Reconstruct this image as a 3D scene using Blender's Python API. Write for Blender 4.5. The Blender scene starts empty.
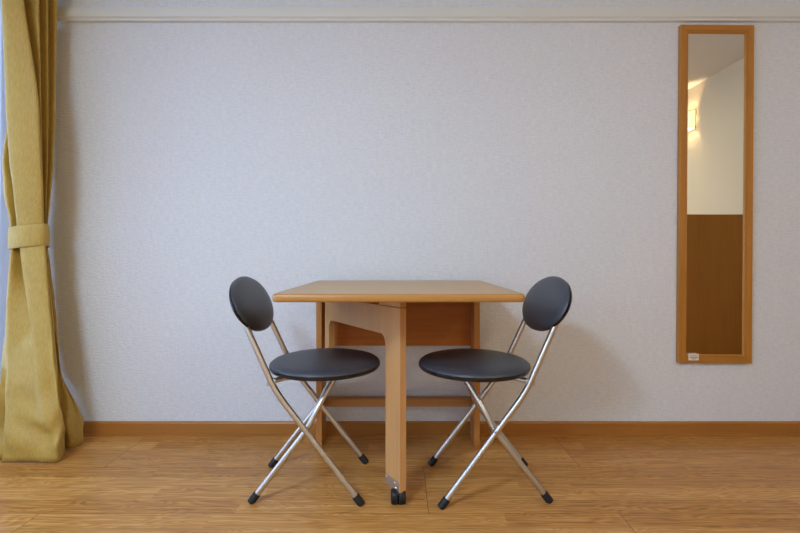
import bpy, bmesh, math, random
from mathutils import Vector, Matrix

random.seed(4)
C = bpy.context.scene.collection
PI = math.pi
CAM_H, CAM_D, F = 0.81, 2.172, 480.0      # eye height, distance to the far wall, focal length in pixels

# ------------------------------------------------------------------ helpers
def link(name, bm, m, parent=None, smooth=None):
    bmesh.ops.recalc_face_normals(bm, faces=bm.faces)
    me = bpy.data.meshes.new(name)
    bm.to_mesh(me); bm.free()
    o = bpy.data.objects.new(name, me)
    C.objects.link(o)
    if m: me.materials.append(m)
    if parent: o.parent = parent
    if smooth is not None:
        for p in me.polygons: p.use_smooth = True
        if smooth < 180:
            me.set_sharp_from_angle(angle=math.radians(smooth))
    return o

def struct(name, bm, m, parent=None, smooth=None):
    o = link(name, bm, m, parent, smooth)
    if parent is None: o['kind'] = 'structure'
    return o

def thing(name, label, cat, loc=(0, 0, 0), rz=0.0, group=None):
    o = bpy.data.objects.new(name, None); C.objects.link(o)
    o.location = loc; o.rotation_euler = (0, 0, rz)
    o['label'] = label; o['category'] = cat
    if group: o['group'] = group
    return o

def box(bm, x0, x1, y0, y1, z0, z1, bev=0.0, seg=2):
    r = bmesh.ops.create_cube(bm, size=1.0)
    vs = r['verts']
    for v in vs:
        v.co = Vector(((x0+x1)/2 + v.co.x*(x1-x0), (y0+y1)/2 + v.co.y*(y1-y0), (z0+z1)/2 + v.co.z*(z1-z0)))
    if bev:
        es = list({e for v in vs for e in v.link_edges})
        bmesh.ops.bevel(bm, geom=es, offset=bev, segments=seg, profile=0.5, affect='EDGES')
    return bm

def boxm(*a, **k):
    return box(bmesh.new(), *a, **k)

def bend(pts, radius, n=7):
    """replace the inner corners of a polyline with arcs"""
    P = [Vector(p) for p in pts]
    out = [P[0]]
    for i in range(1, len(P)-1):
        a, b, c = P[i-1], P[i], P[i+1]
        u, w = (a-b), (c-b)
        r = min(radius, u.length*.45, w.length*.45)
        s, e = b+u.normalized()*r, b+w.normalized()*r
        for k in range(n+1):
            t = k/n
            out.append((1-t)**2*s + 2*t*(1-t)*b + t*t*e)
    out.append(P[-1])
    return out

def tube(bm, pts, rad, seg=14, cap=True):
    P = [Vector(p) for p in pts]
    n = len(P)
    R = rad if isinstance(rad, (list, tuple)) else [rad]*n
    T = []
    for i in range(n):
        T.append((P[min(i+1, n-1)] - P[max(i-1, 0)]).normalized())
    up = Vector((0, 0, 1)) if abs(T[0].z) < .9 else Vector((0, 1, 0))
    nrm = (up - T[0]*up.dot(T[0])).normalized()
    rings = []
    for i in range(n):
        nrm = (nrm - T[i]*nrm.dot(T[i])).normalized()
        bi = T[i].cross(nrm)
        rings.append([bm.verts.new(P[i] + (nrm*math.cos(2*PI*k/seg) + bi*math.sin(2*PI*k/seg))*R[i]) for k in range(seg)])
    for i in range(n-1):
        for k in range(seg):
            bm.faces.new((rings[i][k], rings[i][(k+1) % seg], rings[i+1][(k+1) % seg], rings[i+1][k]))
    if cap:
        bm.faces.new(rings[0]); bm.faces.new(rings[-1])
    return bm

def lathe(bm, prof, seg=48, M=None, sx=1.0, sy=1.0):
    """profile of (radius, z) pairs turned about z; elliptical through sx, sy"""
    M = M or Matrix.Identity(4)
    rings = []
    for r, z in prof:
        if r < 1e-6:
            rings.append([bm.verts.new(M @ Vector((0, 0, z)))])
        else:
            rings.append([bm.verts.new(M @ Vector((r*sx*math.cos(2*PI*k/seg), r*sy*math.sin(2*PI*k/seg), z))) for k in range(seg)])
    for a, b in zip(rings, rings[1:]):
        for k in range(seg):
            j = (k+1) % seg
            if len(a) == 1: bm.faces.new((a[0], b[j], b[k]))
            elif len(b) == 1: bm.faces.new((a[k], a[j], b[0]))
            else: bm.faces.new((a[k], a[j], b[j], b[k]))
    if len(rings[0]) > 1: bm.faces.new(rings[0])
    if len(rings[-1]) > 1: bm.faces.new(rings[-1])
    return bm

def prism(bm, poly, thick, M):
    """polygon in local (u, v) extruded by thick along w; M maps (u, v, w) to space"""
    a = [bm.verts.new(M @ Vector((u, v, 0))) for u, v in poly]
    b = [bm.verts.new(M @ Vector((u, v, thick))) for u, v in poly]
    bm.faces.new(a); bm.faces.new(b)
    n = len(poly)
    for i in range(n):
        bm.faces.new((a[i], a[(i+1) % n], b[(i+1) % n], b[i]))
    return bm

def arc(cx, cy, r, a0, a1, n=8):
    return [(cx + r*math.cos(math.radians(a0+(a1-a0)*i/n)), cy + r*math.sin(math.radians(a0+(a1-a0)*i/n))) for i in range(n+1)]

def S(r, g, b):
    f = lambda c: (c/255/12.92) if c/255 <= .04045 else ((c/255+.055)/1.055)**2.4
    return (f(r), f(g), f(b), 1.0)

# ------------------------------------------------------------------ materials
def mat(name, col=(.8, .8, .8, 1), rough=.5, metal=0.0, spec=.5, **kw):
    m = bpy.data.materials.new(name); m.use_nodes = True
    b = m.node_tree.nodes['Principled BSDF']
    b.inputs['Base Color'].default_value = col
    b.inputs['Roughness'].default_value = rough
    b.inputs['Metallic'].default_value = metal
    b.inputs['Specular IOR Level'].default_value = spec
    for k, v in kw.items(): b.inputs[k.replace('_', ' ')].default_value = v
    return m

class N:
    def __init__(s, m):
        s.t = m.node_tree; s.b = s.t.nodes['Principled BSDF']
    def new(s, ty, **kw):
        n = s.t.nodes.new(ty)
        for k, v in kw.items(): setattr(n, k, v)
        return n
    def l(s, a, b): s.t.links.new(a, b)
    def coord(s, scale=(1, 1, 1), rot=(0, 0, 0)):
        tc = s.new('ShaderNodeTexCoord'); mp = s.new('ShaderNodeMapping')
        mp.inputs['Scale'].default_value = scale; mp.inputs['Rotation'].default_value = rot
        s.l(tc.outputs['Object'], mp.inputs['Vector'])
        return mp.outputs['Vector']
    def noise(s, vec, scale=1.0, detail=3.0, rough=.5, dist=0.0):
        n = s.new('ShaderNodeTexNoise')
        n.inputs['Scale'].default_value = scale; n.inputs['Detail'].default_value = detail
        n.inputs['Roughness'].default_value = rough; n.inputs['Distortion'].default_value = dist
        if vec is not None: s.l(vec, n.inputs['Vector'])
        return n.outputs['Fac']
    def ramp(s, fac, stops):
        r = s.new('ShaderNodeValToRGB')
        el = r.color_ramp.elements
        while len(el) < len(stops): el.new(.5)
        for e, (p, c) in zip(el, stops): e.position = p; e.color = c
        s.l(fac, r.inputs['Fac'])
        return r.outputs['Color']
    def math(s, op, a, b=None, c=None):
        n = s.new('ShaderNodeMath', operation=op)
        for i, v in enumerate((a, b, c)):
            if v is None: continue
            if isinstance(v, (int, float)): n.inputs[i].default_value = v
            else: s.l(v, n.inputs[i])
        return n.outputs[0]
    def mix(s, fac, a, b, mode='MIX'):
        n = s.new('ShaderNodeMix', data_type='RGBA', blend_type=mode)
        for key, v in ((0, fac), (6, a), (7, b)):
            if isinstance(v, (int, float)): n.inputs[key].default_value = v
            elif isinstance(v, tuple): n.inputs[key].default_value = v
            else: s.l(v, n.inputs[key])
        return n.outputs[2]
    def bump(s, h, strength=.2, dist=.002):
        n = s.new('ShaderNodeBump')
        n.inputs['Strength'].default_value = strength; n.inputs['Distance'].default_value = dist
        s.l(h, n.inputs['Height']); s.l(n.outputs['Normal'], s.b.inputs['Normal'])

def wood(name, base, axis='z', var=.16, rough=.42, spec=.4, fine=1.0, bumpy=.05):
    """grain runs along the given local axis"""
    m = mat(name, base, rough, spec=spec); n = N(m)
    lo, hi = 2.2, 55*fine
    sc = {'x': (lo, hi, hi), 'y': (hi, lo, hi), 'z': (hi, hi, lo)}[axis]
    v = n.coord(sc)
    f = n.noise(v, 1.0, 5, .6, .35)
    w = n.noise(n.coord(tuple(s*.16 for s in sc)), 1.0, 2, .5, .8)
    f2 = n.math('ADD', n.math('MULTIPLY', f, .65), n.math('MULTIPLY', w, .35))
    d = tuple(c*(1-var*1.5) for c in base[:3]) + (1,)
    u = tuple(min(1, c*(1+var)) for c in base[:3]) + (1,)
    col = n.ramp(f2, [(.3, d), (.52, base), (.72, u)])
    n.l(col, n.b.inputs['Base Color'])
    n.bump(f, bumpy, .001)
    return m

M = {}
# woven white wallpaper
m = mat('wallpaper', S(228, 224, 221), .85, spec=.15); n = N(m)
h1 = n.noise(n.coord((42, 42, 150)), 1.0, 2.5, .6)
h2 = n.noise(n.coord((120, 120, 30)), 1.0, 2.0, .6)
sel = n.noise(n.coord((9, 9, 9)), 1.0, 1.0)
h = n.math('ADD', n.math('MULTIPLY', h1, .75), n.math('MULTIPLY', h2, .35))
n.bump(h, .8, .006)
n.l(n.ramp(h, [(.3, S(210, 215, 221)), (.75, S(226, 231, 237))]), n.b.inputs['Base Color'])
M['wall'] = m
M['cream_wall'] = mat('cream_wallpaper', S(216, 207, 184), .85, spec=.15)
M['ceiling'] = mat('ceiling_paper', S(218, 217, 214), .9, spec=.1)
M['rail'] = mat('painted_rail', S(220, 224, 220), .45, spec=.4)

# plank floor: panels of four strips with staggered ends
m = mat('oak_floor', S(150, 105, 60), .34, spec=.42); n = N(m)
tc = n.new('ShaderNodeTexCoord'); sx = n.new('ShaderNodeSeparateXYZ'); n.l(tc.outputs['Object'], sx.inputs[0])
X, Y = sx.outputs['X'], n.math('ADD', sx.outputs['Y'], 2.172)
dist_from = n.math('SUBTRACT', 2.173, Y)                    # distance from the far wall
row = n.math('FLOOR', n.math('DIVIDE', dist_from, .331))
strip = n.math('FLOOR', n.math('DIVIDE', dist_from, .331/4))
odd = n.math('MODULO', row, 2.0)
off = n.math('ADD', n.math('MULTIPLY', odd, .60), 1.135)
px = n.math('DIVIDE', n.math('ADD', X, off), 1.825)
panel = n.math('FLOOR', px)
# pieces inside one strip
so = n.new('ShaderNodeTexWhiteNoise', noise_dimensions='1D'); n.l(strip, so.inputs['W'])
pc = n.math('FLOOR', n.math('DIVIDE', n.math('ADD', X, n.math('MULTIPLY', so.outputs['Value'], .9)), .9125))
cb = n.new('ShaderNodeCombineXYZ'); n.l(strip, cb.inputs[0]); n.l(pc, cb.inputs[1]); n.l(panel, cb.inputs[2])
wn = n.new('ShaderNodeTexWhiteNoise', noise_dimensions='3D'); n.l(cb.outputs[0], wn.inputs['Vector'])
rnd = wn.outputs['Value']
# grain, shifted from piece to piece
sh = n.new('ShaderNodeVectorMath', operation='MULTIPLY_ADD')
n.l(wn.outputs['Color'], sh.inputs[0]); sh.inputs[1].default_value = (7, 7, 7); n.l(tc.outputs['Object'], sh.inputs[2])
def scaled(v, s):
    q = n.new('ShaderNodeVectorMath', operation='MULTIPLY'); n.l(v, q.inputs[0]); q.inputs[1].default_value = s
    return q.outputs[0]
g1 = n.noise(scaled(sh.outputs[0], (4.5, 150, 1)), 1.0, 5, .65, .25)
g2 = n.noise(scaled(sh.outputs[0], (1.6, 13, 1)), 1.0, 2, .5, 1.1)
rings = n.math('SINE', n.math('MULTIPLY', g2, 110.0))
g = n.math('ADD', n.math('MULTIPLY', g1, .80), n.math('MULTIPLY', n.math('ADD', n.math('MULTIPLY', rings, .5), .5), .13))
g = n.math('ADD', g, n.math('MULTIPLY', n.math('SUBTRACT', rnd, .5), .16))
col = n.ramp(g, [(.26, S(150, 98, 42)), (.48, S(194, 138, 70)), (.70, S(220, 171, 104))])
def seam(frac_of, period, width):
    fr = n.math('FRACT', frac_of)
    e = n.math('MINIMUM', fr, n.math('SUBTRACT', 1.0, fr))
    return n.math('LESS_THAN', n.math('MULTIPLY', e, period), width)
s1 = seam(n.math('DIVIDE', dist_from, .331), .331, .0011)
s2 = seam(px, 1.825, .0012)
s3 = seam(n.math('DIVIDE', dist_from, .331/4), .331/4, .0006)
groove = n.math('MAXIMUM', n.math('MAXIMUM', s1, s2), n.math('MULTIPLY', s3, .55))
n.l(n.mix(n.math('MULTIPLY', groove, .7), col, S(60, 34, 14)), n.b.inputs['Base Color'])
n.bump(n.math('SUBTRACT', n.math('MULTIPLY', g1, .25), groove), .12, .001)
n.l(n.math('ADD', .27, n.math('MULTIPLY', g1, .14)), n.b.inputs['Roughness'])
M['floor'] = m

M['base'] = wood('baseboard_wood', S(168, 112, 50), 'x', .10, .4)
M['table_top'] = wood('table_laminate', S(196, 160, 108), 'x', .07, .38, .45, 1.6)
M['table_edge'] = wood('table_edging', S(176, 128, 66), 'x', .10, .35, .45)
M['beech'] = wood('beech_panel', S(198, 150, 96), 'z', .10, .45, .4)
M['alder'] = wood('alder_panel', S(180, 108, 42), 'x', .16, .5, .35, .6)
M['alder_v'] = wood('alder_upright', S(184, 126, 66), 'z', .14, .5, .35, .8)
M['mirror_wood'] = wood('mirror_frame_wood', S(180, 122, 50), 'z', .14, .4, .4)
M['partition'] = wood('partition_veneer', S(186, 122, 40), 'z', .08, .5, .3)
M['steel'] = mat('satin_steel', S(206, 205, 204), .32, 1.0)
M['zinc'] = mat('zinc_plate', S(205, 200, 192), .45, 1.0)
M['rubber'] = mat('black_rubber', S(24, 24, 26), .55, spec=.4)
m = mat('black_vinyl', S(62, 66, 74), .44, spec=.5); n = N(m)
n.bump(n.noise(n.coord((1, 1, 1)), 260, 2, .6), .22, .001)
M['vinyl'] = m
M['vinyl_trim'] = mat('black_edge_band', S(22, 22, 25), .28, spec=.5)
# mustard satin
m = mat('mustard_satin', S(168, 140, 64), .5, spec=.28); n = N(m)
n.b.inputs['Sheen Weight'].default_value = .0
n.b.inputs['Sheen Roughness'].default_value = .4
n.b.inputs['Sheen Tint'].default_value = S(220, 190, 110)
wv = n.noise(n.coord((260, 260, 40)), 1.0, 2, .5)
n.l(n.ramp(wv, [(.3, S(174, 145, 70)), (.7, S(190, 161, 84))]), n.b.inputs['Base Color'])
n.bump(n.noise(n.coord((7, 7, 5)), 1.0, 3, .55, .4), .35, .02)
M['curtain'] = m
# sheer: partly see-through weave that also lets light through
m = bpy.data.materials.new('sheer_voile'); m.use_nodes = True; t = m.node_tree
t.nodes.remove(t.nodes['Principled BSDF'])
o_ = t.nodes['Material Output']
tr = t.nodes.new('ShaderNodeBsdfTransparent'); tl = t.nodes.new('ShaderNodeBsdfTranslucent'); df = t.nodes.new('ShaderNodeBsdfDiffuse')
tl.inputs[0].default_value = (.82, .80, .92, 1); df.inputs[0].default_value = (.86, .85, .92, 1)
m1 = t.nodes.new('ShaderNodeMixShader'); m2 = t.nodes.new('ShaderNodeMixShader')
m1.inputs[0].default_value = .6; m2.inputs[0].default_value = .62
t.links.new(tl.outputs[0], m1.inputs[1]); t.links.new(df.outputs[0], m1.inputs[2])
t.links.new(tr.outputs[0], m2.inputs[1]); t.links.new(m1.outputs[0], m2.inputs[2]); t.links.new(m2.outputs[0], o_.inputs[0])
M['sheer'] = m
# thin window glass
m = bpy.data.materials.new('window_glass'); m.use_nodes = True; t = m.node_tree
t.nodes.remove(t.nodes['Principled BSDF'])
o_ = t.nodes['Material Output']
tr = t.nodes.new('ShaderNodeBsdfTransparent'); gl = t.nodes.new('ShaderNodeBsdfGlossy'); gl.inputs['Roughness'].default_value = .01
fr = t.nodes.new('ShaderNodeFresnel'); mx = t.nodes.new('ShaderNodeMixShader')
t.links.new(fr.outputs[0], mx.inputs[0]); t.links.new(tr.outputs[0], mx.inputs[1]); t.links.new(gl.outputs[0], mx.inputs[2]); t.links.new(mx.outputs[0], o_.inputs[0])
M['glass'] = m
M['alu'] = mat('window_aluminium', S(170, 168, 164), .4, 1.0)
M['mirror'] = mat('mirror_silver', (.86, .88, .85, 1), .015, 1.0)
M['sticker'] = mat('paper_sticker', S(226, 222, 208), .6)
M['print'] = mat('printed_ink', S(110, 104, 96), .7)
m = mat('lamp_glass', S(255, 236, 200), .4)
m.node_tree.nodes['Principled BSDF'].inputs['Emission Color'].default_value = (1.0, .72, .38, 1)
m.node_tree.nodes['Principled BSDF'].inputs['Emission Strength'].default_value = 1.2
M['lamp'] = m
M['lamp_metal'] = mat('lamp_white_metal', S(228, 222, 210), .4)

# ------------------------------------------------------------------ the room
XL, XR, YB, ZC = -1.80, 2.70, -3.90, 2.37
WY0, WY1, WZ0, WZ1 = -3.00, -.02, .03, 2.02              # window opening in the left wall
struct('floor', boxm(XL-.12, XR+.12, YB-.12, .12, -.08, 0), M['floor'])
struct('ceiling', boxm(XL-.12, XR+.12, YB-.12, .12, ZC, ZC+.08), M['ceiling'])
ceil_o = bpy.data.objects['ceiling']
for lx, ly, lr in ((-1.2, -2.80, .31), (1.55, -2.75, .19)):  # out-of-view plates; the smaller one is invented to go with the added warm fill
    bm = lathe(bmesh.new(), [(0, 0), (lr, 0), (lr, -.04), (lr-.02, -.065), (0, -.07)], 40, Matrix.Translation((lx, ly, ZC)))
    link('unseen_lamp_base', bm, M['lamp_metal'], ceil_o, smooth=40)
struct('wall_far', boxm(XL-.12, XR+.12, 0, .12, 0, ZC), M['wall'])
struct('wall_right', boxm(XR, XR+.12, YB, 0, 0, ZC), M['cream_wall'])
struct('wall_back', boxm(XL-.12, XR+.12, YB-.12, YB, 0, ZC), M['cream_wall'])
bm = bmesh.new()
box(bm, XL-.12, XL, YB, WY0, 0, ZC); box(bm, XL-.12, XL, WY1, 0, 0, ZC)
box(bm, XL-.12, XL, WY0, WY1, WZ1, ZC); box(bm, XL-.12, XL, WY0, WY1, 0, WZ0)
struct('wall_left', bm, M['wall'])
struct('wall_partition', boxm(1.90, XR-.001, -1.235, -1.20, .0, 1.10, bev=.002), M['partition'])

# picture rail: stepped moulding along the far wall
def extrude_x(prof, x0, x1):
    bm = bmesh.new()
    a = [bm.verts.new((x0, y, z)) for y, z in prof]; b = [bm.verts.new((x1, y, z)) for y, z in prof]
    bm.faces.new(a); bm.faces.new(b)
    for i in range(len(prof)):
        j = (i+1) % len(prof)
        bm.faces.new((a[i], a[j], b[j], b[i]))
    return bm
z0, z1 = 1.866, 1.928
struct('trim_1', extrude_x([(0, z0), (-.018, z0), (-.020, z0+.002), (-.020, z0+.009), (-.024, z0+.010), (-.030, z0+.014), (-.030, z0+.038),
                            (-.023, z0+.041), (-.023, z0+.050), (-.015, z0+.053), (-.015, z1), (0, z1)], XL, XR), M['rail'])
struct('baseboard_far', extrude_x([(0, 0), (-.016, 0), (-.016, .007), (-.012, .009), (-.012, .055), (-.009, .061), (-.004, .063), (0, .063)], XL, XR), M['base'])
bm = boxm(XR-.012, XR, YB, -.012, 0, .063, bev=.003); struct('baseboard_right', bm, M['base'])

# window: aluminium sliding sashes with glass
wf = bmesh.new()
fx0, fx1 = XL-.10, XL-.03
for a in ((WY0, WY0+.04, WZ0, WZ1), (WY1-.02, WY1, WZ0, WZ1), (WY0, WY1, WZ0, WZ0+.05), (WY0, WY1, WZ1-.05, WZ1)):
    box(wf, fx0, fx1, *a, bev=.003)
w1 = struct('window_1', wf, M['alu'])
mid = (WY0+WY1)/2
for k, (a, b, xx) in enumerate(((WY0+.03, mid+.03, XL-.085), (mid-.03, WY1-.015, XL-.05))):
    s = bmesh.new()
    for q in ((a, a+.05, WZ0+.04, WZ1-.04), (b-.032, b, WZ0+.04, WZ1-.04), (a, b, WZ0+.04, WZ0+.10), (a, b, WZ1-.09, WZ1-.04)):
        box(s, xx-.012, xx+.012, *q, bev=.002)
    sa = link('window_sash', s, M['alu'], w1)
    link('window_pane', boxm(xx-.002, xx+.002, a+.05, b-.032, WZ0+.10, WZ1-.09), M['glass'], sa)
# curtain track on the left wall
bm = bmesh.new(); box(bm, XL+.03, XL+.19, -3.10, -.04, 2.235, 2.262, bev=.004)
for yy in (-3.0, -1.5, -.15): box(bm, XL, XL+.05, yy-.012, yy+.012, 2.24, 2.256)
struct('trim_2', bm, M['rail'])

# ------------------------------------------------------------------ curtains
def xy(px, d): return ((px-400)*d/F, CAM_D*-1 + d)
KEYS = [
 (2.235, [(6,2.03),(2,1.99),(4,1.94),(1,1.87),(18,1.885),(17,1.945),(36,1.94),(34,2.0),(47,2.0),(45.5,2.05),(57,2.06),(53,2.165)]),
 (1.90,  [(7,2.03),(3,1.99),(5,1.94),(1.5,1.87),(21,1.885),(19.5,1.945),(38,1.945),(36,2.0),(47.5,2.005),(46,2.055),(57,2.065),(53,2.165)]),
 (1.40,  [(11,2.04),(8,1.995),(11,1.97),(7,1.885),(37.5,1.895),(35,1.955),(41,1.955),(39,2.01),(48,2.015),(46,2.06),(55,2.07),(51,2.165)]),
 (1.20,  [(2,1.98),(3.5,1.935),(13,1.965),(10.5,1.895),(39.5,1.905),(38,1.96),(42,1.965),(40.5,2.02),(47.5,2.015),(46,2.06),(53,2.065),(50,2.165)]),
 (1.06,  [(4,1.96),(6,1.93),(16.5,1.955),(15,1.91),(41.5,1.92),(40,1.975),(43,1.975),(42,2.02),(46.5,2.02),(45.5,2.055),(50.5,2.06),(48,2.16)]),
 (.95,   [(10,1.98),(11,1.955),(19,1.98),(18,1.94),(42,1.95),(41.5,2.0),(44,1.995),(43.5,2.03),(45.8,2.02),(45.2,2.05),(47.8,2.055),(46,2.16)]),
 (.84,   [(11,1.98),(12,1.955),(21.5,1.99),(21.5,1.94),(44,1.945),(43.5,1.99),(45.5,1.995),(45,2.02),(46.5,2.02),(46,2.05),(48,2.055),(46,2.16)]),
 (.76,   [(9,1.98),(10.5,1.945),(23.5,1.99),(23.5,1.94),(45.5,1.94),(45,1.99),(47.5,1.995),(47,2.03),(49,2.03),(48.5,2.05),(50.5,2.06),(48,2.16)]),
 (.62,   [(7,1.97),(8.5,1.938),(28.5,1.962),(28.5,1.93),(48.5,1.932),(48,1.98),(51.5,1.99),(50.5,2.03),(53,2.03),(52.5,2.05),(54.5,2.06),(52,2.165)]),
 (.52,   [(6,1.97),(8,1.934),(31.5,1.942),(33,1.922),(51,1.925),(50.5,1.97),(54,1.985),(53,2.03),(55.5,2.03),(55,2.055),(57,2.06),(54,2.165)]),
 (.40,   [(3,1.955),(7.5,1.935),(10,1.918),(36,1.912),(53.5,1.913),(53,1.96),(56,1.98),(55,2.035),(58,2.035),(57.5,2.06),(59.5,2.065),(56,2.165)]),
 (.30,   [(0,1.935),(8.5,1.95),(8,1.915),(36,1.905),(55.5,1.90),(55,1.95),(58,1.98),(57.5,2.04),(60.5,2.04),(60.5,2.06),(62.5,2.07),(59,2.165)]),
 (.15,   [(-8,1.91),(9.5,1.945),(8,1.898),(34,1.888),(59,1.885),(59.5,1.94),(62,1.985),(60.5,2.03),(69,2.02),(73,2.045),(78,2.07),(74,2.16)]),
 (.085,  [(-16,1.90),(9,1.935),(7.5,1.888),(33,1.880),(60,1.88),(61.5,1.94),(64,1.98),(61.5,2.03),(70,2.02),(76,2.045),(82,2.08),(79,2.14)]),
 (.004,  [(-30,1.887),(7,1.915),(4,1.885),(33,1.882),(58,1.883),(64,1.935),(66,1.975),(62,2.03),(71,2.02),(80,2.05),(85,2.085),(83,2.14)]),
]
def catmull(p0, p1, p2, p3, t):
    return .5*((2*p1)+(p2-p0)*t+(2*p0-5*p1+4*p2-p3)*t*t+(3*p1-p0-3*p2+p3)*t**3)
def curtain_row(z):
    for i in range(len(KEYS)-1):
        if KEYS[i][0] >= z >= KEYS[i+1][0]:
            t = (KEYS[i][0]-z)/(KEYS[i][0]-KEYS[i+1][0]); break
    g = lambda j: KEYS[max(0, min(len(KEYS)-1, j))][1]
    t2 = t*t*(3-2*t)*.5 + t*.5
    pts = []
    for q in range(12):
        a, b = g(i)[q], g(i+1)[q]
        pts.append(Vector(xy(a[0]+(b[0]-a[0])*t2, a[1]+(b[1]-a[1])*t2)))
    out = []
    for q in range(11):
        P = [pts[max(0, min(11, q+k))] for k in (-1, 0, 1, 2)]
        ns = {1: 18, 2: 18, 3: 36}.get(q, 9)
        for s in range(ns): out.append(catmull(*P, s/ns))
    out.append(pts[-1])
    return out
zs = []
a = 2.235
while a > .02: zs.append(a); a -= .024
zs.append(.004)
bm = bmesh.new(); grid = []
for z in zs:
    r = curtain_row(z)
    line = []
    for k, p in enumerate(r):
        u = k/len(r)
        low = max(0, 1-z/.55)                           # slouching creases towards the hem
        w = .015*low*math.sin(7*u*PI + 15*z + 2.0*math.sin(7*z)) + .006*low*math.sin(34*z-11*u)
        x, y = max(p.x, -1.70), p.y
        v = (k-18-9)/54
        if 0 <= v <= 1:
            zc = .11 + (.06*(1-v*1.6)**2 if v < .625 else .02*(v-.625))
            edge = min(1, v*6)*min(1, (1-v)*8)
            w += edge*(-.012*math.exp(-((z-zc)/.018)**2) + .012*math.exp(-((z-zc-.055)/.025)**2) - .007*math.exp(-((z-zc-.13+.1*v)/.02)**2))
        w *= min(1, max(0, (z-.02)/.06))
        y = min(y - w - (.006 if z < .088 else 0), -.0325 if 1.84 < z < 1.955 else (-.0185 if z < .08 else -.0018))
        line.append(bm.verts.new((x, y, z)))
    grid.append(line)
for i in range(len(grid)-1):
    for k in range(len(grid[0])-1):
        bm.faces.new((grid[i][k], grid[i][k+1], grid[i+1][k+1], grid[i+1][k]))
drape = link('curtain', bm, M['curtain'], smooth=180)
sol = drape.modifiers.new('thickness', 'SOLIDIFY'); sol.thickness = .002; sol.offset = 0
drape['label'] = 'mustard yellow floor-length curtain tied back in the corner'; drape['category'] = 'curtain'
# tieback: a band round the gathered cloth
pts = []
for z in (.85, .88, .91, .935): pts += [tuple(p) for p in curtain_row(z)]
def hull(P):
    P = sorted(set(P))
    def half(Q):
        h = []
        for p in Q:
            while len(h) > 1 and (h[-1][0]-h[-2][0])*(p[1]-h[-2][1]) - (h[-1][1]-h[-2][1])*(p[0]-h[-2][0]) <= 0: h.pop()
            h.append(p)
        return h[:-1]
    return half(P) + half(P[::-1])
H = [Vector(p) for p in hull(pts)]
cen = sum(H, Vector((0, 0)))/len(H)
# even resample, smooth and push out a little
def resample(H, n):
    L = [0]
    for i in range(len(H)): L.append(L[-1] + (H[(i+1) % len(H)]-H[i]).length)
    out = []
    for k in range(n):
        s = L[-1]*k/n
        i = max(j for j in range(len(H)) if L[j] <= s)
        t = (s-L[i])/max(1e-9, L[i+1]-L[i])
        out.append(H[i].lerp(H[(i+1) % len(H)], t))
    return out
Rg = resample(H, 60)
for _ in range(3): Rg = [(Rg[k-1]+Rg[k]*2+Rg[(k+1) % 60])/4 for k in range(60)]
bm = bmesh.new(); rows = []
for z, g in ((.848, .003), (.852, .0055), (.87, .007), (.915, .007), (.931, .0055), (.935, .004)):
    r = []
    for p in Rg:
        q = p + (p-cen).normalized()*(g-.001)
        tilt = (q.x-cen.x)*.10
        r.append(bm.verts.new((q.x, min(q.y, -.02), z + tilt)))
    rows.append(r)
for a, b in zip(rows, rows[1:]):
    for k in range(60): bm.faces.new((a[k], a[(k+1) % 60], b[(k+1) % 60], b[k]))
tb = link('tieback', bm, M['curtain'], drape, smooth=180)
sol = tb.modifiers.new('thickness', 'SOLIDIFY'); sol.thickness = .004; sol.offset = 1

bm = bmesh.new(); rows = []
for z in (2.235, 1.8, 1.2, .6, .02):
    r = []
    for k in range(481):
        y = -2.96 + k*(2.92/480)
        r.append(bm.verts.new((XL+.065 + .018*math.sin(k*.42) + .006*math.sin(k*.13+z*2), y, z)))
    rows.append(r)
for a, b in zip(rows, rows[1:]):
    for k in range(480): bm.faces.new((a[k], a[k+1], b[k+1], b[k]))
sh = link('sheer_curtain', bm, M['sheer'], smooth=180)
sh['label'] = 'pale sheer curtain glowing with daylight behind the yellow drape'; sh['category'] = 'curtain'

# ------------------------------------------------------------------ folding table
TX, TW = -.004, .369
tab = thing('folding_table', 'light wooden gate-leg folding table against the white wall', 'table', (TX, 0, 0))
# top with rounded corners and a rounded edge
def rounded(x0, x1, y0, y1, r, n=8):
    return arc(x1-r, y1-r, r, 0, 90, n) + arc(x0+r, y1-r, r, 90, 180, n) + arc(x0+r, y0+r, r, 180, 270, n) + arc(x1-r, y0+r, r, 270, 360, n)
TY0, TY1 = -.785, -.012
bm = bmesh.new()
lev = [(.012, .6985), (.0075, .7000)]
def loop(inset, z, rr=.018):
    return [bm.verts.new((x, y, z)) for x, y in rounded(-TW+inset, TW-inset, TY0+inset, TY1-inset, max(.003, rr-inset*.6))]
bm2 = bm
prof = [(.006, .6995), (.006, .6765)]
La, Lb = [loop(i, z) for i, z in prof]
bm.faces.new(La); bm.faces.new(Lb)
for k in range(len(La)): bm.faces.new((La[k], La[(k+1) % len(La)], Lb[(k+1) % len(La)], Lb[k]))
top = link('tabletop', bm, M['table_top'], tab)
bm = bmesh.new()
prof = [(.010, .6998), (.006, .7000), (.0035, .6988), (.0015, .6965), (0, .692), (0, .684), (.0015, .6795), (.0035, .677), (.006, .6757), (.010, .6757)]
rows = [loop(i, z) for i, z in prof]
for a, b in zip(rows, rows[1:]):
    for k in range(len(a)): bm.faces.new((a[k], a[(k+1) % len(a)], b[(k+1) % len(a)], b[k]))
ed = link('edge_band', bm, M['table_edge'], top, smooth=60)
# two end panels at the wall
for s, xo in ((-1, -.352), (1, .343)):
    x0, x1 = sorted((xo, xo - s*.025))
    link('side_panel', boxm(x0, x1, -.137, -.022, .0, .6755, bev=.0025), M['alder_v'], tab)
link('back_panel', boxm(-.327, .318, -.044, -.024, .412, .6755, bev=.0015), M['alder'], tab)
link('stretcher', boxm(-.327, .318, -.070, -.020, .150, .183, bev=.003), wood('stretcher_wood', S(186, 132, 74), 'x', .12, .5, .35), tab)
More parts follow.
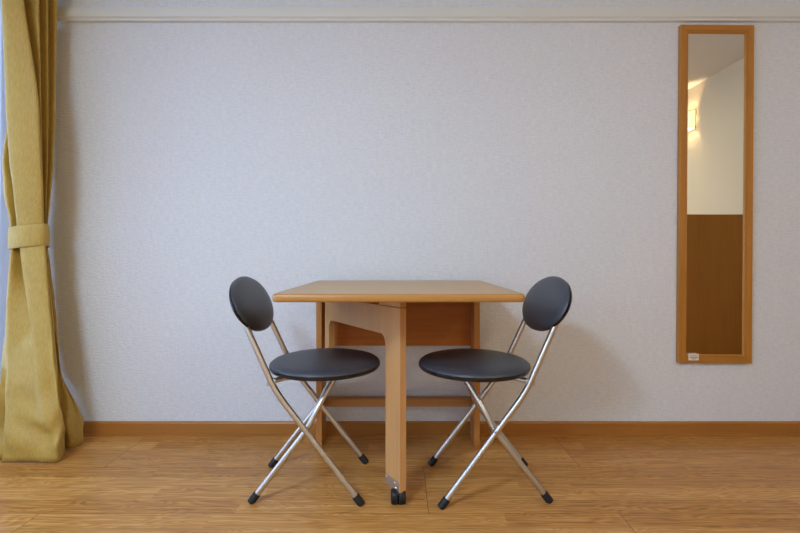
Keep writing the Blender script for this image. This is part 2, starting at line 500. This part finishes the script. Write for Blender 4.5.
# swung-out gate leg: local u runs from the leg's outer edge back to the hinge
E = Vector((.004, -CAM_D+1.553, 0)); Hn = Vector((-.312, -.150, 0))
uu = (Hn-E); LEN = uu.length; uu.normalize(); ww = Vector((-uu.y, uu.x, 0)) if Vector((-uu.y, uu.x, 0)).x > 0 else Vector((uu.y, -uu.x, 0))
MG = Matrix(((uu.x, 0, ww.x, E.x), (uu.y, 0, ww.y, E.y), (0, 1, 0, 0), (0, 0, 0, 1)))
poly = [(0, .042), (.088, .042), (.088, .485)]
poly += [(.089, .510), (.093, .526), (.101, .538), (.112, .544)]
poly += [(LEN-.080, .546), (LEN-.060, .545), (LEN-.047, .538), (LEN-.040, .526), (LEN-.038, .508)]
poly += [(LEN-.038, .400), (LEN, .400), (LEN, .640), (0, .640)]
bm = prism(bmesh.new(), poly, .024, MG)
es = [e for e in bm.edges if len(e.link_faces) == 2 and e.calc_face_angle(0) > .6]
bmesh.ops.bevel(bm, geom=es, offset=.0018, segments=2, affect='EDGES')
gate = link('gate_leg', bm, M['beech'], tab)
bm = prism(bmesh.new(), [(0, .6425), (.130, .6425), (.130, .6755), (0, .6755)], .024, MG)
link('spacer_block', bm, M['beech'], tab)
for z in (.44, .61):
    link('hinge', tube(bmesh.new(), [Hn + ww*.012 + uu*.006 + Vector((0, 0, z-.025)), Hn + ww*.012 + uu*.006 + Vector((0, 0, z+.025))], .005), M['zinc'], tab)
# caster: plate screwed to the leg, fork and twin wheels
bm = prism(bmesh.new(), [(.006, .043), (.085, .043), (.085, .072), (.082, .075), (.010, .075), (.006, .071)], -.0025, MG)
cas = link('caster_plate', bm, M['zinc'], gate)
for u, v in ((.028, .066), (.078, .068), (.022, .051)):
    c = MG @ Vector((u, v, -.0025))
    link('screw', tube(bmesh.new(), [c, c - ww*.002, c - ww*.003], [.0042, .0042, .0025], seg=12), M['steel'], gate)
cc = MG @ Vector((.020, .024, .010)) + Vector((-.003, -.004, 0))
bm = bmesh.new()
tube(bm, [cc + Vector((0, 0, .004)), cc + Vector((0, 0, .018))], .007)
box(bm, cc.x-.012, cc.x+.012, cc.y-.012, cc.y+.012, .037, .0418, bev=.001)
caster = link('caster', bm, M['zinc'], tab)
ax = Vector((1, .06, 0)).normalized()
for sgn in (-1, 1):
    bm = bmesh.new()
    R3 = Matrix.Translation(cc + ax*sgn*.0122) @ ax.to_track_quat('Z', 'Y').to_matrix().to_4x4()
    lathe(bm, [(0, -.0118), (.012, -.0118), (.0215, -.0112), (.0235, -.0085), (.0240, 0), (.0235, .0085), (.0215, .0112), (.012, .0118), (0, .0118)], 32, R3)
    link('caster_wheel', bm, M['rubber'], caster, smooth=50)

# ------------------------------------------------------------------ folding chairs (local +x is the way the sitter faces)
def make_chair(label):
    t = thing('folding_chair', label, 'chair', group='black round-seated folding chairs')
    SM = Matrix.Translation((.001, 0, .011))
    prof = [(0, .4405), (.08, .4400), (.13, .4385), (.165, .4355), (.183, .4305), (.1915, .4235), (.193, .4185)]
    seat = link('seat', lathe(bmesh.new(), prof + [(.190, .4170), (0, .4170)], 72, M=SM, sx=1.005, sy=1.10), M['vinyl'], t, smooth=50)
    link('seat_rim', lathe(bmesh.new(), [(0, .4035), (.182, .4035), (.1895, .405), (.1935, .4095), (.1935, .4165), (.191, .4178), (0, .4178)], 72, M=SM, sx=1.005, sy=1.10), M['vinyl_trim'], seat, smooth=50)
    bk = Vector((-.2535, 0, .643)); lean = math.radians(25)
    nx = Vector((math.cos(lean), 0, math.sin(lean)))           # the pad's face looks forward and a little up
    up = Vector((-math.sin(lean), 0, math.cos(lean)))
    for s in (-1, 1):
        # long bent legs that run up to carry the backrest
        p = bend([(.131, s*.158, .012), (-.142, s*.152, .370), (-.2495, s*.145, .606), (-.270, s*.090, .640)], .05, 9)
        lg = link('leg', tube(bmesh.new(), p, .0098), M['steel'], t, smooth=60)
        a, b = Vector(p[0]), Vector(p[1]); d = (b-a).normalized()
        link('rubber_foot', tube(bmesh.new(), [a - d*.0135, a - d*.012, a + d*.020, a + d*.023], [.0085, .0128, .0128, .0112]), M['rubber'], lg, smooth=50)
        c = Vector((-.040, s*.146, .241))
        link('pivot_rivet', tube(bmesh.new(), [c - Vector((0, s*.030, 0)), c + Vector((0, s*.018, 0))], .0045, 10), M['zinc'], lg, smooth=50)
        # short legs crossing to the front of the seat, drawn in above the pivot
        p = bend([(-.219, s*.134, .012), (-.042, s*.126, .238), (-.018, s*.114, .290), (.046, s*.060, .402)], .03, 6)
        lg = link('leg', tube(bmesh.new(), p, .0098), M['steel'], t, smooth=60)
        a, b = Vector(p[0]), Vector(p[1]); d = (b-a).normalized()
        link('rubber_foot', tube(bmesh.new(), [a - d*.0135, a - d*.012, a + d*.020, a + d*.023], [.0085, .0128, .0128, .0112]), M['rubber'], lg, smooth=50)
    # frame under the seat
    bm = bmesh.new()
    for s in (-1, 1):
        tube(bm, bend([(-.158, s*.152, .402), (-.10, s*.10, .4045), (.09, s*.085, .4045)], .03), .0085)
        box(bm, -.170, -.140, s*.150-.004, s*.150+.004, .388, .4095, bev=.002)
    tube(bm, [(.046, -.07, .405), (.046, .07, .405)], .0085)
    link('seat_frame', bm, M['steel'], t, smooth=50)
    link('back_tube', tube(bmesh.new(), [(-.270, -.090, .640), (-.272, -.05, .642), (-.272, .05, .642), (-.270, .090, .640)], .0098), M['steel'], t, smooth=60)
    # oval backrest: padded front on a hard shell
    R3 = Matrix((up.to_4d(), (0, 1, 0, 0), nx.to_4d(), (0, 0, 0, 1))).transposed()
    R3 = Matrix(((up.x, 0, nx.x, bk.x), (up.y, 1, nx.y, bk.y), (up.z, 0, nx.z, bk.z), (0, 0, 0, 1)))
    pad = link('backrest', lathe(bmesh.new(), [(0, .021), (.5, .0200), (.78, .0165), (.92, .0115), (.985, .005), (1, 0), (.985, -.003), (0, -.003)], 64, R3, .1035, .203), M['vinyl'], t, smooth=50)
    link('backrest_shell', lathe(bmesh.new(), [(0, -.0035), (.98, -.0035), (.995, -.006), (.985, -.011), (.93, -.0155), (.6, -.0175), (0, -.018)], 64, R3, .1035, .203), M['vinyl_trim'], t, smooth=50)
    return t
CY = -CAM_D + 1.757
A = make_chair('black folding chair left of the table, below the curtain side of the wall')
A['label'] = 'black folding chair at the table end nearer the yellow curtain'
A.location = (-.267, CY-.041, 0); A.rotation_euler.z = math.radians(1.5)
def dup(root, loc, rz, label):
    r = root.copy(); C.objects.link(r); r.location = loc; r.rotation_euler = (0, 0, rz); r['label'] = label
    for ch in list(root.children):
        c = ch.copy(); C.objects.link(c); c.parent = r
        for g in ch.children:
            d = g.copy(); C.objects.link(d); d.parent = c
    return r
dup(A, (.262, CY-.052, 0), math.radians(180+2.4), 'black folding chair at the table end nearer the tall mirror')

# ------------------------------------------------------------------ mirror
MX, MW, MZ0, MZ1 = 1.4175, .1645, .330, 1.846
mir = thing('wall_mirror', 'tall narrow wood-framed mirror hung on the wall', 'mirror', (MX, 0, (MZ0+MZ1)/2))
mir.rotation_euler = (0, math.radians(.42), 0)
hz = (MZ1-MZ0)/2
yf, yb = -.0225, -.002
FW = .038
def frame_side(p_out0, p_out1, p_in0, p_in1):
    """mitred bar: flat face, then a small step and a bead down to the glass"""
    bm = bmesh.new()
    def pt(f, y, end):
        o, i = (p_out0, p_in0) if end == 0 else (p_out1, p_in1)
        return bm.verts.new((o[0]+(i[0]-o[0])*f, y, o[1]+(i[1]-o[1])*f))
    pr = [(0, yb), (0, yf+.002), (.04, yf), (.68, yf), (.72, yf+.003), (.78, yf+.003), (.82, yf+.0015), (.90, yf+.0015), (.93, yf+.004), (1, yf+.009), (1, yb)]
    a = [pt(f, y, 0) for f, y in pr]; b = [pt(f, y, 1) for f, y in pr]
    bm.faces.new(a); bm.faces.new(b)
    for k in range(len(pr)):
        j = (k+1) % len(pr)
        bm.faces.new((a[k], a[j], b[j], b[k]))
    return bm
O = [(-MW, -hz), (MW, -hz), (MW, hz), (-MW, hz)]
I = [(-MW+FW, -hz+FW*.95), (MW-FW*1.25, -hz+FW*.95), (MW-FW*1.25, hz-FW*1.0), (-MW+FW, hz-FW*1.0)]
I = [(-MW+FW, -hz+FW), (MW-FW, -hz+FW), (MW-FW, hz-FW), (-MW+FW, hz-FW)]
fr_m = {0: wood('mirror_rail_wood', S(180, 122, 50), 'x', .14, .4, .4), 1: M['mirror_wood']}
for k in range(4):
    link('frame_rail' if k % 2 == 0 else 'frame_stile', frame_side(O[k], O[(k+1) % 4], I[k], I[(k+1) % 4]), fr_m[k % 2], mir)
link('mirror_glass', boxm(-MW+FW-.003, MW-FW+.003, yf+.009, yf+.013, -hz+FW-.003, hz-FW+.003), M['mirror'], mir)
link('backing_board', boxm(-MW+.01, MW-.01, yf+.0135, yb-.001, -hz+.01, hz-.01), M['partition'], mir)
sx0, sz0 = -MW+.044, -hz+.012
st = link('sticker', boxm(sx0, sx0+.046, yf-.0006, yf+.0001, sz0, sz0+.030), M['sticker'], mir)
st['label'] = 'small white printed sticker'
bm = bmesh.new()
for zz, a, b in ((.020, .006, .038), (.013, .004, .042), (.007, .014, .034)):
    box(bm, sx0+a, sx0+b, yf-.0010, yf-.0005, sz0+zz-.0012, sz0+zz+.0012)
link('printed_lines', bm, M['print'], st)

# ------------------------------------------------------------------ lamp on the right wall (seen in the mirror)
LY, LZ = -2.285, 2.06
lamp = thing('wall_lamp', 'warm glowing wall lamp seen reflected in the tall mirror', 'lamp', (XR, LY, LZ))
link('back_plate', boxm(-.012, 0, -.05, .05, -.09, .09, bev=.003), M['lamp_metal'], lamp)
bm = bmesh.new()
rows = []
for z, r in ((-.075, .050), (-.05, .054), (.05, .054), (.075, .050)):
    rows.append([bm.verts.new((-.012 - r*math.sin(PI*k/16), -.055*math.cos(PI*k/16), z)) for k in range(17)])
for a, b in zip(rows, rows[1:]):
    for k in range(16): bm.faces.new((a[k], a[k+1], b[k+1], b[k]))
shd = link('lamp_shade', bm, M['lamp'], lamp, smooth=60)
sm = shd.modifiers.new('thickness', 'SOLIDIFY'); sm.thickness = .003

# ------------------------------------------------------------------ light
def light(name, kind, loc, energy, col, **kw):
    d = bpy.data.lights.new(name, kind); d.energy = energy; d.color = col
    for k, v in kw.items(): setattr(d, k, v)
    o = bpy.data.objects.new(name, d); C.objects.link(o); o.location = loc
    return o
WARM = (1.0, .70, .40)
light('wall_lamp_bulb', 'POINT', (XR-.038, LY, LZ), 7, WARM, shadow_soft_size=.02)
CEIL_E = 76
cl = light('ceiling_lamp_light', 'AREA', (-1.2, -2.80, ZC-.09), CEIL_E, (.62, .79, 1.0), shape='DISK', size=.6)
light('added_warm_fill', 'AREA', (1.55, -2.75, ZC-.09), 19, (1.0, .85, .62), shape='DISK', size=.35)  # added warm fill out of view, brightens the right part of the wall
pl = light('window_portal', 'AREA', (XL-.125, (WY0+WY1)/2, (WZ0+WZ1)/2), 1, (1, 1, 1), shape='RECTANGLE', size=WZ1-WZ0, size_y=WY1-WY0)
pl.rotation_euler = (0, math.radians(-90), 0)
pl.data.cycles.is_portal = True

w = bpy.data.worlds.new('daylight'); bpy.context.scene.world = w; w.use_nodes = True
t = w.node_tree
bg = t.nodes['Background']
tc = t.nodes.new('ShaderNodeTexCoord'); sp = t.nodes.new('ShaderNodeSeparateXYZ'); rp = t.nodes.new('ShaderNodeValToRGB')
t.links.new(tc.outputs['Generated'], sp.inputs[0]); t.links.new(sp.outputs['Z'], rp.inputs[0])
rp.color_ramp.elements[0].position = 0; rp.color_ramp.elements[0].color = (.52, .72, 1.0, 1)
rp.color_ramp.elements[1].position = .6; rp.color_ramp.elements[1].color = (.43, .65, 1.0, 1)
t.links.new(rp.outputs[0], bg.inputs[0]); bg.inputs[1].default_value = 6.1

# ------------------------------------------------------------------ camera
cd = bpy.data.cameras.new('camera'); cam = bpy.data.objects.new('camera', cd); C.objects.link(cam)
cam.location = (0, -CAM_D, CAM_H); cam.rotation_euler = (PI/2, 0, 0)
cd.sensor_width = 36; cd.lens = F/800*36; cd.clip_start = .02
cd.shift_y = -(266.5-256)/800
sc = bpy.context.scene
sc.camera = cam
sc.view_settings.view_transform = 'Standard'; sc.view_settings.look = 'None'
sc.view_settings.gamma = 1; sc.view_settings.use_curve_mapping = False
sc.view_settings.exposure = 0.04
sc.cycles.use_denoising = True
sc.cycles.max_bounces = 12; sc.cycles.diffuse_bounces = 8; sc.cycles.transparent_max_bounces = 16
